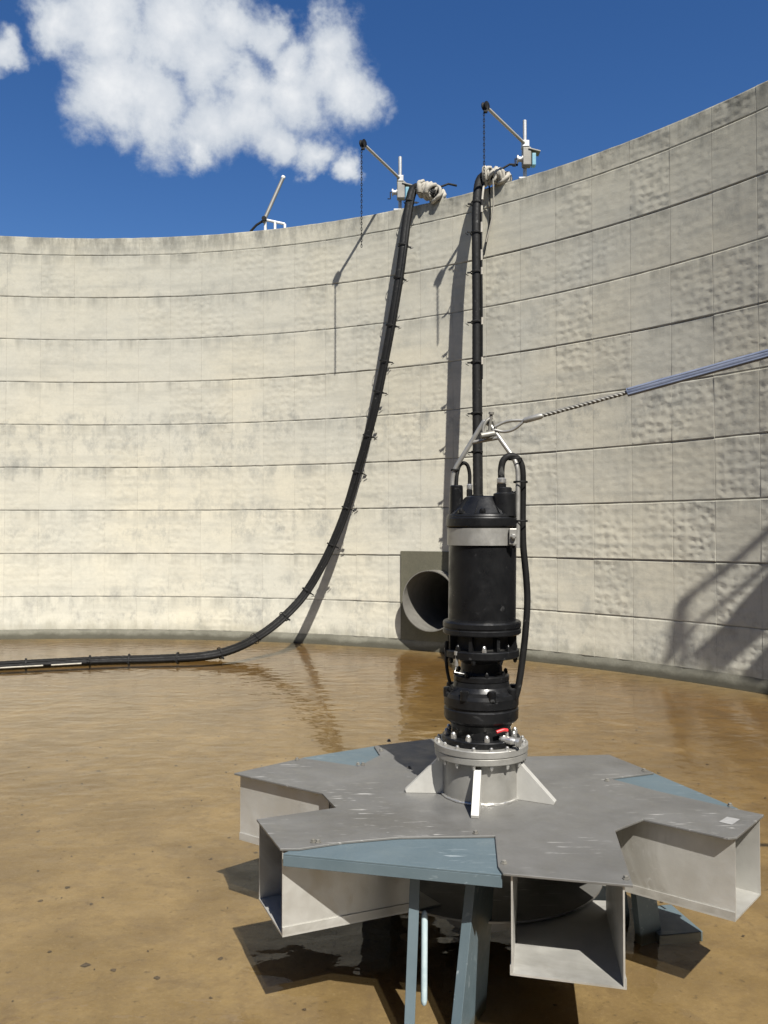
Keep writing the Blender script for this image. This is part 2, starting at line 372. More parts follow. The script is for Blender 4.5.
# ------------------------------------------------------------------ setting: ground, floor, water
g = MB(); g.add([(-1500, -1500, -.5), (1500, -1500, -.5), (1500, 1500, -.5), (-1500, 1500, -.5)], [(0, 1, 2, 3)])
struct(g.build('ground', 'grass', recalc=False))
disc = lambda r, z: [(CX + r * cos(2 * pi * k / 160), CY + r * sin(2 * pi * k / 160), z) for k in range(160)]
floor_z = lambda r: -.075 - max(0, r - 5.5) / 5.2 * .065          # the floor falls gently towards the wall
fm_ = MB(); rad_ = [.01, 5.5, 6.5, 7.5, 8.5, 9.5, R - .45, R - .2, R - .06, R + .008]
_fz = floor_z
floor_z = lambda r: _fz(r) if r < R - .4 else -.10 if r < R - .1 else -.042        # silt banked against the wall
fm_.quadgrid([[(CX + r * cos(2 * pi * k / 160), CY + r * sin(2 * pi * k / 160), floor_z(r)) for k in range(160)] for r in rad_], smooth=True)
struct(fm_.build('tank_floor', 'floor'))
wm = MB(); wm.quadgrid([disc(R - .03, -.45), disc(R - .03, -.03)], smooth=False, cap0=True, cap1=True)
struct(wm.build('water', 'water'))
fl = MB()
for k in range(340):
    x, y = random.uniform(-2.6, 2.6), random.uniform(2.4, 8.5)
    if random.random() < .35: x -= random.uniform(0, 2)
    s = random.choice((.004, .005, .006, .008, .009, .012, .017)) * random.uniform(.7, 1.3); a = random.uniform(0, 6.3); n = random.randint(4, 6)
    ps = [(x + s * random.uniform(.5, 1.3) * cos(a + 6.283 * i / n), y + .7 * s * random.uniform(.5, 1.3) * sin(a + 6.283 * i / n), floor_z(hypot(x - CX, y - CY)) + .002 + random.uniform(0, .006)) for i in range(n)]
    fl.add([(x, y, floor_z(hypot(x - CX, y - CY)) + .009)] + ps, [(0, 1 + i, 1 + (i + 1) % n) for i in range(n)])
struct(fl.build('sludge_flakes', 'litter'), 'stuff')

# ------------------------------------------------------------------ the tank wall
ZT = 6.58; ZROW = [0.10, 0.645] + [0.645 + .705 * k for k in range(1, 9)] + [ZT]
wall = thing('tank_wall', 'curved pale concrete tank wall cast in stained panels, standing round the shallow brown water', 'wall', (CX, CY, 0))
NS = 250
ringp = lambda r, z, n=NS: [(r * cos(2 * pi * k / n), r * sin(2 * pi * k / n), z) for k in range(n)]
core = MB(); core.quadgrid([ringp(R + .020, -.5), ringp(R + .020, ZT - .004), ringp(R + .27, ZT - .004), ringp(R + .27, -.5), ringp(R + .020, -.5)], smooth=False)
core.build('wall_core', 'mortar', wall)
STEP = 360 / 125
kerb = MB()
kp = [(.034, -.30), (.032, -.01), (.024, .05), (.004, .108)]
kr = []
rk = random.Random(3)
for dr, z in kp:
    kr.append([((R - dr) * cos(2 * pi * k / 500), (R - dr) * sin(2 * pi * k / 500), z + (rk.uniform(-.012, .014) if z > .1 else 0)) for k in range(500)])
kerb.quadgrid(kr, smooth=True)
kerb.build('base_kerb', 'kerb', wall)
def panel_mesh(z0, z1, name, var):
    """one cast panel: curved face, chamfered edge, a rim of wear round it"""
    rr = random.Random(var); gz, ga = .0034, radians(STEP) / 2 - .0011 / R
    ns = 4; mb = MB(); us = [-1, -.985, -.5, 0, .5, .985, 1]; zs = [z0 + gz, z0 + gz + .014, (z0 + z1) / 2, z1 - gz - .014, z1 - gz]
    tw, tz = rr.uniform(-.0008, .0008), rr.uniform(-.004, .004)
    grid = []; ed = []
    for iz, z in enumerate(zs):
        for iu, u in enumerate(us):
            rim = iz in (0, 4) or iu in (0, 6)
            dep = R + (.006 if iz in (0, 4) else .0014 if rim else 0) + tw * u + tz * ((z - z0) / (z1 - z0) - .5) * 2
            zz = z + (rr.uniform(-.003, .003) if rim else 0)
            a = u * ga; grid.append((dep * cos(a), dep * sin(a), zz)); ed.append(1.0 if iz in (0, 4) else (.5 if iu in (0, 6) else 0.0))
    n = len(us); fs = [(i * n + j, (i + 1) * n + j, (i + 1) * n + j + 1, i * n + j + 1) for i in range(len(zs) - 1) for j in range(n - 1)]
    bdy = [(i * n) for i in range(5)] + [4 * n + j for j in range(1, n)] + [i * n + n - 1 for i in range(3, -1, -1)] + [j for j in range(n - 2, 0, -1)]
    base = len(grid); k = len(bdy)
    for i in bdy:
        v = Vector(grid[i]); s = (R + .03) / hypot(v.x, v.y); grid.append((v.x * s, v.y * s, v.z)); ed.append(1.0)
    fs += [(bdy[i], bdy[(i + 1) % k], base + (i + 1) % k, base + i) for i in range(k)] + [tuple(base + i for i in range(k))]
    me = bpy.data.meshes.new(name); me.from_pydata(grid, [], fs); me.materials.append(M['concrete'])
    at = me.attributes.new('edge', 'FLOAT', 'POINT'); at.data.foreach_set('value', ed)
    bm = bmesh.new(); bm.from_mesh(me); bmesh.ops.recalc_face_normals(bm, faces=bm.faces)
    f0 = bm.faces[:]; bm.to_mesh(me); bm.free()
    return me
meshes = {}
A0 = 31.54 + .1                                # a vertical joint measured on the top row
rw = random.Random(11)
hid_v, hid_f, hid_e = [], [], []
for k in range(125):
    ang = A0 + STEP * (k + .5); rel = ang % 360
    seen = 28.5 < rel < 104.5
    for r_ in range(len(ZROW) - 1):
        z0, z1 = ZROW[r_], ZROW[r_ + 1]; var = rw.randrange(4); key = (r_, var)
        if key not in meshes: meshes[key] = panel_mesh(z0, z1, 'concrete_panel', r_ * 10 + var)
        a = radians(rel); dr = rw.uniform(-.0008, .0008) + (.003 if r_ % 2 else -.002)
        if seen:
            o = bpy.data.objects.new('concrete_panel', meshes[key]); COL.objects.link(o); o.parent = wall
            o.rotation_euler = (0, 0, a); o.location = (dr * cos(a), dr * sin(a), 0)
        else:
            me = meshes[key]; off = len(hid_v); Rm = Matrix.Rotation(a, 3, 'Z')
            for v in me.vertices: hid_v.append(tuple(Rm @ v.co + Vector((dr * cos(a), dr * sin(a), 0))))
            hid_e += [d.value for d in me.attributes['edge'].data]
            hid_f += [tuple(i + off for i in p.vertices) for p in me.polygons]
me = bpy.data.meshes.new('concrete_panels'); me.from_pydata(hid_v, [], hid_f); me.materials.append(M['concrete'])
me.attributes.new('edge', 'FLOAT', 'POINT').data.foreach_set('value', hid_e)
o = bpy.data.objects.new('concrete_panels', me); COL.objects.link(o); o.parent = wall; o['kind'] = 'stuff'
# infill patch behind the pipe
pc = at_wall(436, 600); pang = atan2(pc.y - CY, pc.x - CX)
p0, p1 = at_wall(401, 570), at_wall(401, 551)
ua = atan2(p0.y - CY, p0.x - CX) - pang; zt = p1.z
pm = MB(); nn = 8
gr = [[((R - .014) * cos(pang + ua - 2 * ua * j / nn * 1.02), (R - .014) * sin(pang + ua - 2 * ua * j / nn * 1.02), z) for j in range(nn + 1)] for z in (.105, zt)]
pm.quadgrid(gr, closed=False, smooth=False)
gb = [[(x * (R + .01) / (R - .014), y * (R + .01) / (R - .014), z) for x, y, z in row] for row in gr]
for a_, b_ in (((gr[1]), (gb[1])), ((gr[0]), (gb[0]))): pm.quadgrid([a_, b_], closed=False, smooth=False)
for j in (0, nn): pm.add([gr[0][j], gr[1][j], gb[1][j], gb[0][j]], [(0, 1, 2, 3)])
pm.quadgrid(gb, closed=False, smooth=False)
pm.build('patch_panel', 'patch', wall)

# the pipe through the wall
nrm = Vector((-cos(pang), -sin(pang), 0)); wp = Vector((CX + R * cos(pang), CY + R * sin(pang), pc.z))
pipe = thing('wall_pipe', 'wide grey steel pipe stub sticking out of the wall at water level behind the pump', 'pipe', wp)
PR, PL = .44, .215
sh = MB()
def pring(r, d, n=48):
    q = Vector((0, 0, 1)).rotation_difference(nrm).to_matrix(); return [q @ Vector((r * cos(2 * pi * k / n), r * sin(2 * pi * k / n), d)) for k in range(n)]
sh.quadgrid([pring(PR, -1.4), pring(PR, PL)]); sh.quadgrid([pring(PR, PL), pring(PR - .012, PL)], smooth=False); sh.quadgrid([pring(PR - .012, PL), pring(PR - .012, -1.4)])
sh.build('pipe_shell', 'pipe', pipe)
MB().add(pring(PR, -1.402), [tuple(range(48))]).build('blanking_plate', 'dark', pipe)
cut = MB(); cut.quadgrid([pring(PR - .003, -.6), pring(PR - .003, .2)], smooth=False, cap0=True, cap1=True)
cutter = cut.build('hole_cutter', 'mortar'); cutter.location = wp
bpy.context.view_layer.update()
for ob in [c for c in wall.children if c.name.split('.')[0] in ('concrete_panel', 'patch_panel', 'wall_core')]:
    if ob.name.startswith('concrete_panel'):
        ctr = ob.matrix_world @ ob.data.vertices[len(ob.data.vertices) // 4].co
        if ob.name.startswith('concrete_panels') or (ctr - wp).length > 1.3: continue
    md = ob.modifiers.new('hole', 'BOOLEAN'); md.operation = 'DIFFERENCE'; md.solver = 'EXACT'; md.object = cutter
    bpy.context.view_layer.update()
    nm = bpy.data.meshes.new_from_object(ob.evaluated_get(bpy.context.evaluated_depsgraph_get()))
    ob.modifiers.remove(md)
    if len(nm.polygons): ob.data = nm
bpy.data.objects.remove(cutter)

# ------------------------------------------------------------------ hoses over the wall
VP = (80.0, 1619.0)
def from_shadow(x, y, k):
    """point of a hanging hose: seen at (x, y), its shadow k pixels further along the sun's direction on the wall"""
    d = Vector((VP[0] - x, VP[1] - y)); d.normalize()
    W = at_wall(x + d.x * k, y + d.y * k, R - .01); E0 = Vector((0, 0, EYE)); rd = ray(x, y).normalized(); S = Vector((SX, SY, 1))
    w0 = W - E0; a, b_, c = S.dot(S), S.dot(rd), 1.0; dd, e = S.dot(w0), rd.dot(w0)
    s_ = (a * e - b_ * dd) / (a * c - b_ * b_)
    return E0 + rd * s_
def make_hose(label, path, r, seed, tie_step=.62):
    rnd = random.Random(seed)
    root = thing('cable_hose', label, 'hose', path[-1])
    pts = [p - root.location for p in resample(smooth_path(path, 10), .035)]
    MB().tube(pts, r * .80, 14, rf=lambda i: r * .80 * (1 + .035 * (i % 2))).build('hose', 'rubber', root)
    for c in range(4):
        ph = rnd.uniform(0, 6.28); q = []; up = None
        for i, p in enumerate(pts):
            tn = (pts[min(i + 1, len(pts) - 1)] - pts[max(i - 1, 0)]).normalized()
            if up is None: up = tn.orthogonal().normalized()
            up = (up - tn * up.dot(tn)).normalized(); sd = tn.cross(up)
            a = ph + .25 * sin(i * .021 + c) + .5 * sin(i * .006 + 2 * c)
            q.append(p + (up * cos(a) + sd * sin(a)) * (r * .82))
        MB().tube(q, r * (.33 if c < 2 else .24 if c < 3 else .15), 7).build('cable', 'rubber', root)
    tm = None; step = int(tie_step / .035)
    for i in range(10, len(pts) - 4, step):
        i = min(len(pts) - 2, max(2, i + rnd.randint(-3, 3)))
        tn = (pts[i + 1] - pts[i - 1]).normalized()
        if tm is None:
            tb = MB(); tb.lathe([(r * 1.07, -.012), (r * 1.11, -.008), (r * 1.11, .008), (r * 1.07, .012)], 14, caps=False, smooth=False)
            tb.box((r * 1.35, 0, 0), (r * .7, .022, .018)); tb.box((r * 1.75, .02, .02), (r * .7, .008, .008), Matrix.Rotation(.6, 4, 'Y'))
            ob = tb.build('cable_tie', 'rubber', root); tm = ob
        else: ob = copy_part(tm, root)
        right = Vector((1, 0, 0)) if seed == 1 else Vector((-1, 0, 0))
        xx = (right - tn * right.dot(tn)).normalized(); yy = tn.cross(xx)
        ob.matrix_basis = Matrix.Translation(pts[i]) @ Matrix((xx, yy, tn)).transposed().to_4x4() @ Matrix.Rotation(rnd.uniform(-.5, .5), 4, 'Z')
    return root
def wrapping(root, path, r, seed):
    rnd = random.Random(seed); mb = MB(); pts = resample(smooth_path([p - root.location for p in path], 8), .05)
    for i, p in enumerate(pts):
        tn = (pts[min(i + 1, len(pts) - 1)] - pts[max(i - 1, 0)]).normalized(); o_ = tn.orthogonal().normalized()
        for q in range(2):
            a = rnd.uniform(0, 6.28); e = rnd.uniform(.0, .35) * r; off = Matrix.Rotation(a, 3, tn) @ o_ * e
            tilt = (tn + Vector((rnd.uniform(-.5, .5), rnd.uniform(-.5, .5), rnd.uniform(-.5, .5)))).normalized()
            o2 = tilt.orthogonal().normalized(); ring = []
            for k in range(13): ring.append(p + off + (Matrix.Rotation(2 * pi * k / 12, 3, tilt) @ o2) * r * rnd.uniform(.75, 1.0))
            mb.tube(ring, r * rnd.uniform(.22, .36), 7)
    return mb.build('sacking_wrap', 'cloth', root)
def over_edge(x, y, z=ZT + .10):
    w = at_wall(x, y); w.z = z; return w
# hose on the left, sweeping to the floor
T1 = at_wall(437, 190); T1.z = ZT + .06
out1 = Vector((T1.x - CX, T1.y - CY, 0)).normalized()
hp = [(412.5, 190, 14), (407, 215, 32), (402.5, 250, 46), (399, 276.6, 50), (393.3, 312.7, 51), (387.8, 344.4, 50), (382.3, 374, 47), (375.2, 407.8, 44), (366.8, 440, 41), (357.6, 471.8, 39), (348.6, 502.7, 40), (338.2, 530.7, 45), (323, 563.5, 54)]
up1 = [from_shadow(*h) for h in hp]
lowpx = [(303, 596, .78), (279, 621, 1.15), (255, 638.5, 1.6), (232, 649.5, 2.05), (205, 656, 2.35)]
low1 = []
for x, y, dist in lowpx:
    w = at_wall(x, y); Ls = w.y
    low1.append(at_y(x, y, Ls - dist * .97))
floor1 = [at_z(x, y, .004) for x, y in ((160, 659), (110, 660.5), (55, 663), (0, 666), (-90, 671), (-220, 681))]
path1 = [T1 + out1 * .30 + Vector((0, 0, -.02)), T1 + Vector((0, 0, .03)), T1.lerp(up1[0], .6) + Vector((0, 0, .06))] + up1 + low1 + floor1
h1 = make_hose('black cable hose sweeping down the wall and lying along the water at left', path1, .074, 1)
wrapping(h1, [T1 + out1 * .06, T1 + Vector((0, 0, .04)), T1.lerp(up1[0], .75) + Vector((0, 0, .05))], .105, 5)
def tail(root, p, d, L=.3):
    a = Vector(p) - root.location; d = Vector(d).normalized()
    MB().tube([a, a + d * L * .25 + Vector((0, 0, .10)), a + d * L * .6 + Vector((0, 0, .15)), a + d * L + Vector((0, 0, .13))], .016, 8).build('cable_tail', 'rubber', root)
tail(h1, T1 + Vector((-.02, 0, .05)), (1, .15, 0), .32)
wt_ = MB()
for a_, b_ in ((2, 46), (54, 84)):
    wt_.tube([at_z(q, 662.0 + (90 - q) * .055, .024) + Vector((0, -.088, 0)) - h1.location for q in (a_, (a_ + b_) / 2, b_)], .010, 6)
wt_.build('white_cable', 'cloth', h1)
# hose hanging behind the pump
T2 = at_wall(500, 174); T2.z = ZT + .05; out2 = Vector((T2.x - CX, T2.y - CY, 0)).normalized()
hp2 = [(479, 182, 30), (476.5, 205, 58), (476, 240, 72), (476.5, 308, 80), (476.5, 380, 85), (477, 450, 90), (477.5, 500, 95)]
up2 = [from_shadow(*h) for h in hp2]
d2 = at_z(478, 668, .004); up2 += [at_y(478, 560, up2[-1].y - .06), at_y(478, 625, d2.y + .12), d2.lerp(at_y(478, 655, d2.y + .03), .3)]
path2 = [T2 + out2 * .3, T2 + Vector((0, 0, .03)), T2.lerp(up2[0], .65) + Vector((0, 0, .09))] + up2 + [Vector((d2.x - .03, d2.y - .35, .004)), Vector((.92, 8.2, .0)), Vector((.66, 6.0, .0)), Vector((.56, 4.9, .0))]
h2 = make_hose('black cable hose hanging straight down behind the pump from the wall top', path2, .073, 2)
wrapping(h2, [T2 + out2 * .12, T2 + Vector((0, 0, .05)), T2.lerp(up2[0], .8) + Vector((0, 0, .08))], .105, 9)
tail(h2, T2 + Vector((-.04, 0, .06)), (1, .1, .15), .30)
for k, (xa, xb, ln) in enumerate(((489, 484, 75), (493, 486, 62))):
    a = at_wall(xa, 180, R - .05 - .1 * k); a.z = ZT + .03; b_ = at_wall(xb, 180 + ln, R - .05)
    mid = a.lerp(b_, .5) + Vector((.05, 0, 0))
    MB().tube([p - h2.location for p in smooth_path([a, mid, b_])], .011, 6).build('lashing_rope', 'cloth' if k else 'rubber', h2)
q_ = [p + Vector((.070, -.045, 0)) - h2.location for p in resample(smooth_path(up2[:5], 8), .05)]
MB().tube(q_, .013, 7).build('side_cable', 'rubber', h2)
rq = random.Random(6)
for k in (2, 9, 14, 22, 27, 41, 52):
    if k + 6 < len(q_): MB().tube([p + Vector((0, -.004, 0)) for p in q_[k:k + rq.choice((3, 4, 6))]], .0155, 7).build('pale_tape', 'cloth', h2)

# ------------------------------------------------------------------ davit cranes on the wall top
def davit(label, mast_px, tip_px, tip_y, mast_dx, chain_len, box_side=1):
    mx, my = mast_px; w = at_wall(mx, my); a = atan2(w.y - CY, w.x - CX)
    base = Vector((CX + (R + .14) * cos(a), CY + (R + .14) * sin(a), ZT))
    root = thing('davit_crane', label, 'crane', base, 'davit cranes bolted to the wall top')
    MB().lathe([(.027, 0), (.027, .86), (.021, .865)], 14).build('mast', 'galv', root)
    MB().box((0, 0, .012), (.2, .2, .024)).build('base_plate', 'galv', root, .004)
    tip = at_y(tip_px[0], tip_px[1], tip_y) - base
    j = Vector((0, -.05, .50)); dr = (tip - j).normalized(); back = j - dr * .20
    bm_ = MB(); bm_.tube([back, tip], .021, 10); bm_.build('boom', 'boom', root)
    MB().box((0, -.03, .50), (.10, .12, .09)).build('boom_bracket', 'galv', root, .006)
    pu = MB(); ax = dr.cross(Vector((0, 0, 1))).normalized()
    pu.lathe([(.03, -.03), (.055, -.03), (.055, -.02), (.04, -.008), (.04, .008), (.055, .02), (.055, .03), (.03, .03)], 16, tip, ax); pu.box(tip + Vector((0, 0, -.04)), (.05, .05, .09))
    pu.build('pulley', 'rubber', root)
    # chain of links hanging from the pulley
    ch = MB(); z = -.07; k = 0
    while z > -chain_len:
        u = Vector((1, 0, 0)) if k % 2 else Vector((0, 1, 0)); c = tip + Vector((-.02, 0, z))
        ch.tube([c + u * (.010 * cos(2 * pi * q / 8)) + Vector((0, 0, .026 * sin(2 * pi * q / 8))) for q in range(9)], .0046, 5); z -= .040; k += 1
    struct(ch.build('chain', 'rubber', root), 'stuff')
    wb = MB(); wb.box((.01, -.075, .30), (.12, .12, .25)); wb.build('winch_box', 'pipe', root, .012)
    dm = MB(); dm.lathe([(.03, -.02), (.055, -.02), (.055, .0), (.035, .0), (.035, .05), (.055, .05), (.055, .07)], 16, (-.055, -.075, .28), (-1, 0, 0)); dm.build('winch_drum', 'galv', root)
    MB().box((.105, -.085, .26), (.055, .10, .17)).build('control_panel', 'cyan', root, .008)
    cv = MB(); cv.box((.11, -.07, .385), (.17, .16, .014), Matrix.Rotation(.25, 4, 'Y')); cv.build('rain_cover', 'pipe', root)
    cr = MB(); cr.tube([(-.12, -.08, .28), (-.15, -.09, .28), (-.15, -.10, .17), (-.19, -.11, .17)], .009, 7); cr.build('crank_handle', 'rubber', root)
    return root
davit('davit crane with blue control panel, on the wall right of the hanging vertical hose', (520, 171), (485.5, 106), 10.55, 0, .98)
davit('davit crane whose chain hangs free left of the sweeping hose', (396, 203), (363, 143.5), 11.52, 0, 1.50)
w = at_wall(266, 226); a = atan2(w.y - CY, w.x - CX)
base = Vector((CX + (R + .14) * cos(a), CY + (R + .14) * sin(a), ZT + .08)) + Vector((-.05, 0, 0))
fc = thing('davit_crane', 'folded davit crane, bare leaning boom on low white frame, leftmost on the wall', 'crane', base, 'davit cranes bolted to the wall top')
fb = MB()
for p, q in (((-.02, 0, .13), (.30, 0, .06)), ((.30, 0, .06), (.30, 0, -.085)), ((-.02, 0, .13), (-.02, 0, -.085)), ((.14, .0, .095), (.14, 0, -.085)), ((-.02, 0, .13), (-.02, .12, -.085))): fb.tube([p, q], .022, 8)
fb.build('base_frame', 'white', fc)
MB().lathe([(.04, -.05), (.04, .05)], 12, (-.03, -.02, .13), (0, 1, 0)).build('hinge', 'rubber', fc)
tip = at_y(283, 178, base.y + .10) - base
MB().tube([(-.05, -.02, .08), tip], .029, 12).build('boom', 'pipe', fc)
MB().lathe([(.03, -.01), (.034, 0), (.034, .03)], 12, tip, (tip - Vector((-.05, -.02, .08))).normalized()).build('boom_cap', 'white', fc)
MB().tube([(-.26, -.02, -.075), (-.16, -.03, .03), (-.06, -.02, .10)], .02, 8).build('folded_mast', 'rubber', fc)

# ------------------------------------------------------------------ access stair against the wall, right of the view (it throws the rail shadows)
def caster(x, y, k=.72):
    W = at_wall(x, y); rr = Vector((W.x - CX, W.y - CY)); s = Vector((SX, SY)); tt = -2 * rr.dot(s) / s.dot(s)
    return W + Vector((SX, SY, 1)) * tt * k
a1, a2 = caster(768, 586), caster(684, 661)
b1, b2 = caster(764, 634), caster(716, 677)
r1, r2 = caster(758, 541), caster(682, 600)
m1, m2 = caster(761, 570), caster(695, 624)
ext = lambda p, q, s: p + (p - q).normalized() * s
stair = thing('access_stair', 'steel access stair with handrails on the right wall, outside the view', 'stair', (a2.x, a2.y, 0))
L0 = stair.location
inw = Vector((CX - a1.x, CY - a1.y, 0)).normalized()
lo = ext(a1, a2, 1.2); lb = ext(b1, b2, 1.2)
MB().slab([a2 - L0, lo - L0, lb - L0, b2 - L0], -inw * .04).build('stringer', 'galv', stair)
for k in range(9):
    p = a2.lerp(lo, k / 8) * .5 + b2.lerp(lb, k / 8) * .5 - L0
    MB().box(p - inw * .16, (.2, .3, .03)).build('tread', 'galv', stair)
MB().tube([r2 - L0, ext(r1, r2, 1.2) - L0], .028, 8).build('handrail', 'galv', stair)
MB().tube([m2 - L0, ext(m1, m2, 1.2) - L0], .022, 8).build('knee_rail', 'galv', stair)
for p, q in ((r2, a2), (ext(r1, r2, .6), ext(a1, a2, .5)), (caster(681, 600), caster(668, 662))):
    MB().tube([p - L0, q - L0], .034, 8).build('post', 'galv', stair)
s1, s2, s3, s4 = caster(770, 643), caster(735, 682), caster(750, 695), caster(776, 672)
MB().slab([s1 - L0, s2 - L0, s3 - L0, s4 - L0], -inw * .04).build('shadow_slab', 'galv', stair)  # unseen slab added and shaped to cast the lower dark band on the wall

# ------------------------------------------------------------------ the aerator: star plate, six ducts, three blue leg frames
ZP = .57
HUB = at_z(481, 793, ZP); HUB.z = 0
aer = thing('submersible_aerator', 'star shaped grey steel aerator on blue legs with a tall black pump motor on top', 'aerator', (HUB.x, HUB.y, -.06))
O = aer.location
def pl(x, y, z=ZP): p = at_z(x, y, z); return Vector((p.x - O.x, p.y - O.y))
zz = lambda z: z - O.z
arms = {'A': ((302, 758), (234, 773), 140), 'B': ((256.5, 819), (280, 848.5), 203), 'C': ((499, 872), (633, 885), 259), 'D': ((735, 839), (764, 814.5), 320),
        'E': ((654, 772.5), (609, 754.5), 22), 'F': ((432, 738.5), (374, 745.8), 97)}
P2 = {k: (pl(*v[0]), pl(*v[1]), v[2]) for k, v in arms.items()}
outline = [P2['A'][1], pl(322, 793), pl(336, 807.5), P2['B'][0], P2['B'][1], pl(299, 848.3), pl(345, 841.5), pl(399, 836.8), pl(495, 835.5), pl(498, 866), pl(503, 873),
           P2['C'][1], pl(615, 830), pl(643, 819), pl(728, 838), pl(737, 837), P2['D'][1], pl(731, 807.5), pl(658, 791), pl(609, 778), P2['E'][0], P2['E'][1],
           Vector((.30, .575)), Vector((.07, .66)), P2['F'][0], P2['F'][1], pl(380, 755), pl(358.6, 766), P2['A'][0]]
tp = MB(); tp.prism(outline, zz(ZP - .009), zz(ZP)); tp.build('top_plate', 'plate', aer, .002)
up = Vector((0, 0, 1))
n1A, n2A, n1C, n2C = pl(322, 793), pl(336, 807.5), pl(615, 830), pl(643, 819)
run = {'A': (None, P2['A'][1] - n1A), 'B': (P2['B'][0] - n2A, None), 'C': (None, P2['C'][1] - n1C), 'D': (P2['D'][0] - n2C, None)}
insets = {'A': (.02, .010), 'B': (.003, .004), 'C': (.038, .024), 'D': (.012, .02), 'E': (.02, .02), 'F': (.02, .02)}
V3 = lambda p, z: Vector((p.x, p.y, z))
for k, (lo2, hi2, ax) in P2.items():
    ad = Vector((cos(radians(ax)), sin(radians(ax)))); tdir = (hi2 - lo2).normalized(); i0, i1 = insets[k]
    al, ah = run.get(k, (None, None)); al = al.normalized() if al else ad; ah = ah.normalized() if ah else ad
    # outward set-back so that the plate overhangs the walls a little
    nl, nh = Vector((-al.y, al.x)), Vector((ah.y, -ah.x))
    over = .020 if k in 'AD' else .0
    lo_ = lo2 + tdir * i0 - ad * .010 + nl * (over if k == 'D' else 0); hi_ = hi2 - tdir * i1 - ad * .010 + nh * (over if k == 'A' else 0)
    Ll, Lh = .46, .52
    zb, zt_ = zz(.245 if k == 'C' else .268), zz(ZP - .0095)
    th = Vector((tdir.x, tdir.y, 0)) * .006; tt = Vector((tdir.x, tdir.y, 0)) * .004
    l3, h3 = V3(lo_, zb) - tt, V3(hi_, zb) + tt; al3, ah3 = Vector((al.x, al.y, 0)), Vector((ah.x, ah.y, 0))
    pn = MB(); pn.slab([l3, h3, h3 - ah3 * (Lh + .1), l3 - al3 * (Ll + .1)], (0, 0, -.007)); du = pn.build('duct', 'duct', aer)
    for nm, p, a3, L, s_ in (('duct_wall', lo_, al3, Ll, 1), ('duct_wall', hi_, ah3, Lh, -1)):
        wl = MB(); q3 = Vector((a3.x, a3.y)) * L
        wl.slab([V3(p, zb), V3(p - q3, zb), V3(p - q3, zt_), V3(p, zt_)], th * s_); wl.build(nm, 'duct', du)
        fp = MB(); e3 = V3(p, zb) - tt * s_
        fp.slab([e3, e3 - a3 * L, e3 - a3 * L + up * .026, e3 + up * .026], tt * s_ * .9); fp.build('folded_edge', 'duct', du)
# underside
ub = MB(); ub.lathe([(.50, zz(.255)), (.50, zz(.263)), (.30, zz(.264))], 48); ub.build('base_disc', 'plate', aer)
ud = MB(); ud.lathe([(.40, zz(.43)), (.42, zz(.45)), (.42, zz(ZP - .0095))], 48); ud.build('diffuser_drum', 'duct', aer)
us = MB(); us.lathe([(.16, zz(.06)), (.16, zz(.255))], 32); us.build('suction_pipe', 'plate', aer)
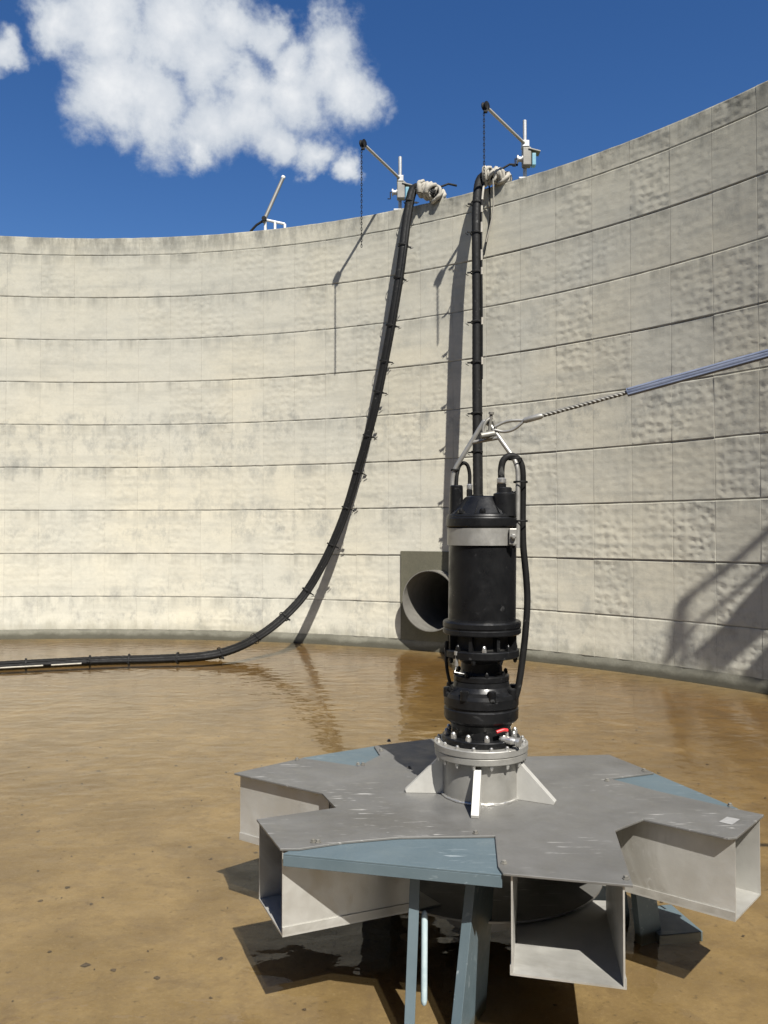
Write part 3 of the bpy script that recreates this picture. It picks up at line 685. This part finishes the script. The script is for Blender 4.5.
# blue frames
frames = [((283, 853.5), (502, 874.5), [(380, 838), (480, 832), (515, 838)]), ((738, 808.5), (653, 772.6), [(600, 775), (620, 800), (690, 808)]), ((302, 757.8), (376, 745.8), [(395, 760), (350, 775), (320, 766)])]
legsets = []
bcen = None
for fi, (pa, pb, inner) in enumerate(frames):
    A_, B_ = pl(*pa, ZP - .010), pl(*pb, ZP - .010)
    poly = [A_, B_] + [pl(*q, ZP - .010) for q in (inner if fi else [(515, 838), (480, 826), (380, 828), (300, 846)])]
    br = MB(); br.prism(poly, zz(ZP - .0165), zz(ZP - .0098))
    e = (B_ - A_).normalized(); nin = Vector((-e.y, e.x)); mid = (A_ + B_) / 2
    if nin.dot(-mid) < 0: nin = -nin
    fl_ = [V3(A_, zz(ZP - .054)), V3(B_, zz(ZP - .054)), V3(B_, zz(ZP - .0166)), V3(A_, zz(ZP - .0166))]
    br.slab(fl_, Vector((nin.x, nin.y, 0)) * .010)
    bo = br.build('support_frame', 'blue', aer, .0015)
    # a leg assembly is measured at the front frame and turned by 120 degrees for the others
    Rz = Matrix.Rotation(radians(120 * fi), 3, 'Z')
    yA = HUB.y + pl(415, 870).y
    y0 = at_z(440, 868, ZP - .06).y
    t1, t2 = at_y(415.5, 877, y0 + .012) - O, at_y(472, 884, y0 - .012) - O
    t1.z = t2.z = zz(ZP - .055)
    f1, f2 = at_y(409.5, 1024, y0 - .06) - O, at_y(456, 1024, y0 - .05) - O
    ex = lambda p, q: p + (q - p) * ((zz(-.070) - p.z) / (q.z - p.z))
    f1, f2 = ex(t1, f1), ex(t2, f2)
    for p, q, wdt, dirv, dep in ((t1, f1, .036, Vector((.05, 1, 0)), .12), (t2, f2, .036, Vector((.46, .9, 0)), .27)):
        dirv = dirv.normalized(); sd = Vector((dirv.y, -dirv.x, 0)) * wdt
        lg = MB(); c1 = [p - sd / 2, q - sd / 2, q - sd / 2 + dirv * dep, p - sd / 2 + dirv * dep * .75]
        lg.slab([Rz @ v for v in c1], Rz @ sd); lg.build('leg', 'blue', bo, .002)
    fm = (f1 + f2) / 2; fm.z = zz(-.070)
    pd = MB(); rad = Vector((fm.x, fm.y, 0)).normalized(); sdv = Vector((-rad.y, rad.x, 0))
    quad = [fm + rad * .20 - sdv * .13, fm + rad * .20 + sdv * .13, fm + rad * .00 + sdv * .13, fm + rad * .00 - sdv * .13]
    pd.slab([Rz @ v for v in quad], (0, 0, .043)); pd.build('foot_pad', 'blue', bo, .002)
    g1, g2 = at_y(424.6, 914, y0 + .02) - O, at_y(424.0, 1002, y0 - .012) - O
    gp = MB(); gp.tube([Rz @ (g1 + (g2 - g1) * u) for u in (-.04, -.02, .02, .5, .98, 1.02, 1.04)], .0115, 10, rf=lambda i: (.004, .009, .0115, .0115, .0115, .009, .004)[i])
    gp.build('grip_rod', 'iceblue', bo)
# small bolts on the plate, sticker
bolt = None
def plate_bolt(x, y, r=.010):
    global bolt
    p = pl(x, y)
    if bolt is None:
        bm_ = MB(); bm_.lathe([(.012, 0), (.012, .003), (.008, .003), (.008, .010), (.005, .0115)], 6, smooth=False); bolt = bm_.build('plate_bolt', 'pipe', aer); o = bolt
    else: o = copy_part(bolt, aer)
    o.location = (p.x, p.y, zz(ZP) + .0006); o.rotation_euler = (0, 0, random.uniform(0, 3))
for q in ((313, 842), (318, 842.5), (475.5, 833.5), (504, 863.5), (358, 765), (363, 765), (607, 781), (644, 771), (730, 806), (389, 741.5), (381, 751), (409, 768), (297, 760), (626, 879)): plate_bolt(*q)
st = MB(); st.add([V3(pl(*q), zz(ZP) + .0012) for q in ((719, 822), (732, 825), (740, 819.5), (727, 817))], [(0, 1, 2, 3)]); st.build('sticker', 'galv', aer, recalc=False)

# collar with gussets
def lathe_part(name, prof, mat, n=48, smooth=True): 
    mb = MB(); mb.lathe([(r, zz(z)) for r, z in prof], n, smooth=smooth); return mb.build(name, mat, aer)
lathe_part('collar_drum', [(.170, ZP + .0005), (.163, ZP + .006), (.163, .736)], 'steel')
wb = MB(); rb = random.Random(4)
wb.tube([Vector(((.165 + rb.uniform(-.001, .002)) * cos(2 * pi * k / 60), (.165 + rb.uniform(-.001, .002)) * sin(2 * pi * k / 60), zz(ZP + .004))) for k in range(61)], .0055, 6, rf=lambda i: rb.uniform(.004, .0075)); wb.build('weld_bead', 'bright', aer)
lathe_part('collar_flange', [(.15, .735), (.193, .735), (.196, .738), (.196, .760), (.193, .763)], 'steel')
lathe_part('collar_flange', [(.15, .7635), (.196, .7635), (.199, .767), (.199, .790), (.196, .793), (.15, .793)], 'steel')
proto = {}
def dome_bolt(r, ang, z, parent, size=.0115, hgt=.018, flip=False, mat='bright'):
    key = (size, hgt, flip, mat)
    if key not in proto:
        s_ = -1 if flip else 1
        mb = MB(); mb.lathe([(size, 0), (size, s_ * hgt * .45)], 6, smooth=False); mb.lathe([(size * .85, s_ * hgt * .45), (size * .8, s_ * hgt * .75), (size * .4, s_ * hgt)], 8)
        o = mb.build('bolt', mat, parent); proto[key] = o
    else: o = copy_part(proto[key], parent)
    o.location = (r * cos(ang), r * sin(ang), zz(z)); o.rotation_euler = (0, 0, ang)
for k in range(16): dome_bolt(.182, 2 * pi * (k + .3) / 16, .7932, aer, .009, .014)
for k in range(16): dome_bolt(.182, 2 * pi * (k + .3) / 16, .7348, aer, .009, .022, True)
for ang in (177, 259, 333, 78):
    a = radians(ang); d = Vector((cos(a), sin(a), 0)); s_ = Vector((-sin(a), cos(a), 0)) * .030
    gb = MB(); z0 = zz(ZP + .0006)
    gb.slab([d * .160 + up * z0 - s_ / 2, d * .318 + up * z0 - s_ / 2, d * .322 + up * (z0 + .012) - s_ / 2, d * .178 + up * (z0 + .150) - s_ / 2, d * .160 + up * (z0 + .150) - s_ / 2], s_)
    go = gb.build('gusset', 'gusset', aer, .001)
    wd = MB()
    for rr in (.17, .305): wd.ball(d * rr + up * (z0 + .004), .013, 6, (1, 1, .5))
    wd.build('weld', 'bright', go)

# ------------------------------------------------------------------ pump motor on the collar
LEAN = .012
def ax_pt(z): return Vector((LEAN * (z - .8), 0, 0))
def pump_part(name, prof, mat, n=48, parent=None):
    mb = MB()
    for a_, b_ in zip(prof[:-1], prof[1:]):
        mb.quadgrid([[ax_pt(q[1]) + Vector((q[0] * cos(2 * pi * k / n), q[0] * sin(2 * pi * k / n), zz(q[1]))) for k in range(n)] for q in (a_, b_)])
    for q in (prof[0], prof[-1]): mb.add([ax_pt(q[1]) + Vector((q[0] * cos(2 * pi * k / n), q[0] * sin(2 * pi * k / n), zz(q[1]))) for k in range(n)], [tuple(range(n))])
    return mb.build(name, mat, parent or aer)
bf = pump_part('base_flange', [(.10, .7935), (.160, .7935), (.164, .797), (.164, .816), (.160, .820), (.13, .822)], 'black')
for k in range(12): dome_bolt(.146, 2 * pi * (k + .1) / 12, .8205, aer, .0125, .026)
vol = pump_part('pump_casing', [(.128, .822), (.126, .85), (.132, .875), (.150, .886), (.157, .895), (.158, .935), (.153, .940), (.153, .946), (.158, .950), (.158, .985), (.153, 1.000), (.132, 1.012), (.120, 1.030), (.116, 1.05)], 'black')
lug = None
for k in range(8):
    a = 2 * pi * (k + .25) / 8
    if lug is None:
        lg_ = MB(); lg_.lathe([(.018, zz(.985)), (.018, zz(1.022)), (.012, zz(1.026))], 10); lug = lg_.build('casing_lug', 'black', aer); o = lug
    else: o = copy_part(lug, aer)
    o.location = (.146 * cos(a), .146 * sin(a), 0)
pump_part('upper_casing', [(.112, 1.05), (.118, 1.053), (.118, 1.072), (.112, 1.077), (.094, 1.080), (.088, 1.09), (.086, 1.125), (.100, 1.138), (.128, 1.150)], 'black')
for k in range(8): dome_bolt(.109, 2 * pi * (k + .15) / 8, 1.0765, aer, .0095, .02, False, 'black')
pump_part('lower_motor_flange', [(.128, 1.150), (.155, 1.151), (.159, 1.155), (.159, 1.180), (.155, 1.184), (.12, 1.186)], 'black')
pump_part('lantern_core', [(.118, 1.186), (.118, 1.246)], 'dark')
for k in range(8):
    a = 2 * pi * (k + .45) / 8; c = Vector((.134 * cos(a), .134 * sin(a), zz(1.216))) + ax_pt(1.2)
    MB().box(c, (.034, .014, .062), Matrix.Rotation(a, 4, 'Z')).build('lantern_rib', 'black', aer)
for k in range(8): dome_bolt(.147, 2 * pi * (k + .98) / 8, 1.1845, aer, .010, .026, False, 'bright' if k % 4 == 1 else 'black')
for k in range(8): dome_bolt(.147, 2 * pi * (k + .6) / 8, 1.1495, aer, .010, .020, True, 'black')
pump_part('upper_motor_flange', [(.12, 1.246), (.160, 1.247), (.166, 1.252), (.166, 1.268), (.163, 1.271), (.163, 1.276), (.166, 1.279), (.166, 1.297), (.161, 1.303), (.145, 1.305)], 'black')
pump_part('motor_housing', [(.1445, 1.305), (.1435, 1.312), (.1435, 1.69), (.140, 1.697)], 'black', 64)
pump_part('motor_band', [(.1440, 1.622), (.1515, 1.6225), (.1515, 1.694), (.1440, 1.6945)], 'steel', 64)
pump_part('head_cover', [(.140, 1.6975), (.152, 1.699), (.156, 1.704), (.156, 1.735), (.153, 1.740), (.153, 1.744), (.150, 1.752), (.134, 1.757), (.078, 1.826), (.070, 1.831)], 'black', 64)
HX = ax_pt(1.75)
V = lambda dx, dy, z: Vector((dx, dy, zz(z))) + ax_pt(z)
SC = F / HUB.y
def pp(x, y, dy): # point seen at pixel (x, y), dy in front (-) or behind (+) the pump axis
    return at_y(x, y, HUB.y + dy) - O
tw = MB(); c = pp(456.5, 520, .02); tw.lathe([(.030, zz(1.70)), (.028, zz(1.875)), (.024, zz(1.880))], 20, (c.x, c.y, 0)); tw.build('cable_turret', 'black', aer)
tw = MB(); c = pp(504.5, 520, -.075); tw.lathe([(.050, zz(1.745)), (.047, zz(1.838)), (.040, zz(1.842)), (.032, zz(1.844)), (.031, zz(1.862)), (.026, zz(1.866))], 24, (c.x, c.y, 0)); tw.build('cable_turret', 'black', aer)
MB().box(pp(513, 497, .0), (.036, .04, .05)).build('terminal_lug', 'black', aer, .004)
for a in (205, 245, 292, 330):
    ca, sa = cos(radians(a)), sin(radians(a)); rib = MB()
    rib.slab([V(.150 * ca, .150 * sa, 1.752), V(.072 * ca, .072 * sa, 1.829), V(.072 * ca, .072 * sa, 1.80), V(.12 * ca, .12 * sa, 1.752)], Vector((-sa, ca, 0)) * .012); rib.build('cover_rib', 'black', aer)
for a in (225, 268, 312): dome_bolt(.128, radians(a), 1.757, aer, .014, .022, False, 'black')
def gland(x, y0, y1, dy, r):
    lo_, hi_ = pp(x, y1, dy), pp(x, y0, dy); h = hi_.z - lo_.z; mb = MB()
    mb.lathe([(r, lo_.z - .02), (r, lo_.z + h * .5), (r * .8, lo_.z + h * .55)], 6, (lo_.x, lo_.y, 0), smooth=False); o = mb.build('cable_gland', 'black', aer)
    m2 = MB(); m2.lathe([(r * .92, lo_.z + h * .55), (r * 1.0, lo_.z + h * .62), (r * 1.0, lo_.z + h * .9), (r * .6, hi_.z)], 16, (lo_.x, lo_.y, 0)); m2.build('gland_nut', 'bright', o)
gland(469.5, 484, 496, .05, .013); gland(501.5, 477.5, 491, -.075, .020)
def cable(pxs, dy, r, name='pump_cable', mat='rubber'):
    return MB().tube(smooth_path([pp(x, y, d if d is not None else dy) for x, y, d in pxs], 6), r, 12).build(name, mat, aer)
cable([(469.5, 486, .05), (469.6, 474, .05), (467.5, 465.5, .045), (463.5, 463, .04), (459.5, 466, .035), (457, 475, .025), (456.2, 488, .02)], 0, .0082)
cable([(501.5, 480, -.075), (501.2, 470, -.075), (503, 461, -.073), (508, 456.5, -.07), (514, 456.5, -.065), (519.5, 461, -.06), (522.3, 470, -.06), (522.8, 490, -.055), (522.6, 515, -.05), (523.2, 545, -.05), (526, 575, -.05), (527.3, 600, -.05),
       (525.8, 628, -.05), (523, 655, -.05), (519.5, 680, -.05), (516.5, 694, -.05), (513, 703, -.05)], 0, .0142)
cable([(447, 641, -.03), (446, 655, -.03), (447.5, 672, -.03), (452, 688, -.03), (458, 694, -.03)], 0, .0072)
# lifting handle
hl = MB()
def fillet(px, k=.16):
    P_ = [pp(*q) for q in px]; out = [P_[0]]
    for a_, b_, c_ in zip(P_[:-2], P_[1:-1], P_[2:]):
        r_ = min((a_ - b_).length, (c_ - b_).length) * k; u, w_ = b_ + (a_ - b_).normalized() * r_, b_ + (c_ - b_).normalized() * r_
        out += [u * (1 - t_) ** 2 + b_ * 2 * t_ * (1 - t_) + w_ * t_ * t_ for t_ in (0, .25, .5, .75, 1)]
    return out + [P_[-1]]
hl.tube(fillet([(449.5, 545, .03), (453, 472, .03), (484, 421.5, -.012), (491, 425, -.02)], .15), .0102, 12)
hl.tube(fillet([(517.6, 548, -.075), (518, 464, -.075), (489.5, 424, -.02)], .22), .0102, 12)
hl.tube([pp(472.5, 442.5, .004), pp(497.5, 438, -.04)], .0085, 10)
hl.build('lifting_handle', 'steel', aer)
cl = MB(); c = pp(512.8, 536.5, -.13); cl.box(c, (.03, .02, .065)); cl.lathe([(.012, 0), (.012, .014), (.007, .018)], 6, c + Vector((0, -.01, 0)), (0, -1, 0), smooth=False); cl.build('band_clip', 'steel', aer, .002)
for x, y, d in ((520.5, 482, -.068), (520.5, 521, -.064), (515, 459, -.07), (455, 470, .03)):
    mb = MB(); c = pp(x, y, d); mb.lathe([(.030, -.004), (.031, 0), (.030, .004)] if x > 500 else [(.018, -.004), (.019, 0), (.018, .004)], 14, c, caps=False); mb.build('cable_tie', 'rubber', aer)
# drain valve with red lever, sensor cable nut at left
va = MB(); c = pp(507, 740, -.13); va.lathe([(.013, -.03), (.016, -.02), (.016, .02), (.012, .04), (.018, .042), (.018, .058)], 12, c, Vector((.8, -.5, -.05)).normalized()); va.lathe([(.007, 0), (.007, .03)], 8, c); vo = va.build('drain_valve', 'bright', aer)
lv = MB(); lv.tube(smooth_path([pp(507.5, 730.5, -.135), pp(504, 730, -.14), pp(500, 731, -.145), pp(496.5, 732.3, -.15)]), .0075, 8); lv.build('valve_lever', 'red', vo)
dp = MB(); c = pp(456.5, 655, -.10); dp.lathe([(.008, -.045), (.008, -.02), (.006, -.02), (.006, .0), (.010, .0), (.010, .016)], 10, c); dp.tube([c + Vector((0, 0, -.045)), c + Vector((-.01, -.01, -.07)), c + Vector((.03, -.02, -.075))], .003, 6); dp.build('drain_plug', 'bright', aer)

# ------------------------------------------------------------------ lifting sling
W0 = Vector((.0, 0, 0))
SA = at_y(490, 430, HUB.y - .03); far = Vector((5.86, 1.5, 3.57)); 
def on_sling(x):
    # straight line from the shackle to its anchor on the wall, at the image column x
    k = (x - 384) / F; d = far - SA; s_ = (k * SA.y - SA.x) / (d.x - k * d.y); p = SA + d * s_
    p.z -= .05 * sin(pi * min(max(s_, 0), 1)); return p
sl_ = thing('lifting_sling', 'wire rope lifting sling in blue grey sleeve, running right from the pump handle', 'sling', SA)
q = lambda p: p - sl_.location
xs = [541, 560, 580, 600, 615, 632]
MB().tube([q(on_sling(x)) for x in xs], .0075, 8, rf=lambda i: .0075).build('wire_rope', 'pipe', sl_)
strand = MB()
n_ = 90
pa, pb = on_sling(528), on_sling(632); dirn = (pb - pa).normalized(); o1 = dirn.orthogonal().normalized(); o2 = dirn.cross(o1)
for s0 in range(3):
    strand.tube([q(on_sling(528 + 104 * i / n_)) + (o1 * cos(i * .55 + s0 * 2.09) + o2 * sin(i * .55 + s0 * 2.09)) * .0052 for i in range(n_ + 1)], .0042, 5)
strand.build('rope_strand', 'pipe', sl_)
MB().tube([q(on_sling(x)) for x in (524, 526, 541, 543)], .012, 12, rf=lambda i: (.009, .0125, .0125, .009)[i]).build('ferrule', 'steel', sl_)
lp = MB(); a_ = q(on_sling(525)); b_ = q(on_sling(496)); mid = (a_ + b_) / 2
for s_ in (1, -1): lp.tube(smooth_path([a_, a_.lerp(b_, .35) + Vector((0, 0, .018 * s_ - .006)), a_.lerp(b_, .7) + Vector((0, 0, .02 * s_ - .004)), b_ + Vector((-.004, 0, .006 * s_))]), .0065, 8)
lp.build('thimble_loop', 'steel', sl_)
shk = MB(); c0 = q(at_y(489, 428, HUB.y - .03))
shk.tube(smooth_path([c0 + Vector((.012, 0, .045)), c0 + Vector((-.014, -.004, .026)), c0 + Vector((-.026, -.006, -.01)), c0 + Vector((-.012, -.008, -.04)), c0 + Vector((.018, -.006, -.035)), c0 + Vector((.026, 0, 0)), c0 + Vector((.018, 0, .03))]), .0075, 8)
shk.lathe([(.013, -.03), (.013, -.018), (.007, -.018), (.007, .05), (.012, .05), (.012, .06)], 8, c0 + Vector((.004, 0, .008)), Vector((.1, -.1, 1)).normalized())
shk.lathe([(.014, -.03), (.014, .03)], 8, c0 + Vector((-.008, -.01, -.03)), Vector((1, .2, .2)).normalized())
shk.build('shackle', 'pipe', sl_)
dd = far - SA; i0 = on_sling(628)
s0 = (i0.x - SA.x) / dd.x
pts = [SA + dd * (s0 + (1 - s0) * k / 40) - Vector((0, 0, .05 * sin(pi * (s0 + (1 - s0) * k / 40)))) for k in range(41)]
MB().tube([q(p) for p in pts], .0175, 14, rf=lambda i: .0175 + .0008 * (i % 2)).build('sleeve', 'sleeve', sl_)
so_ = MB()
for off in (.010, -.010): so_.tube([q(p) + Vector((0, -.0125, off)) for p in pts], .0065, 6)
so_.build('sleeve_ridge', 'sleeve', sl_)
ey = MB(); ey.lathe([(.06, 0), (.06, .012)], 12, q(far), Vector((CX - far.x, CY - far.y, 0)).normalized()); ey.build('wall_anchor', 'galv', sl_)
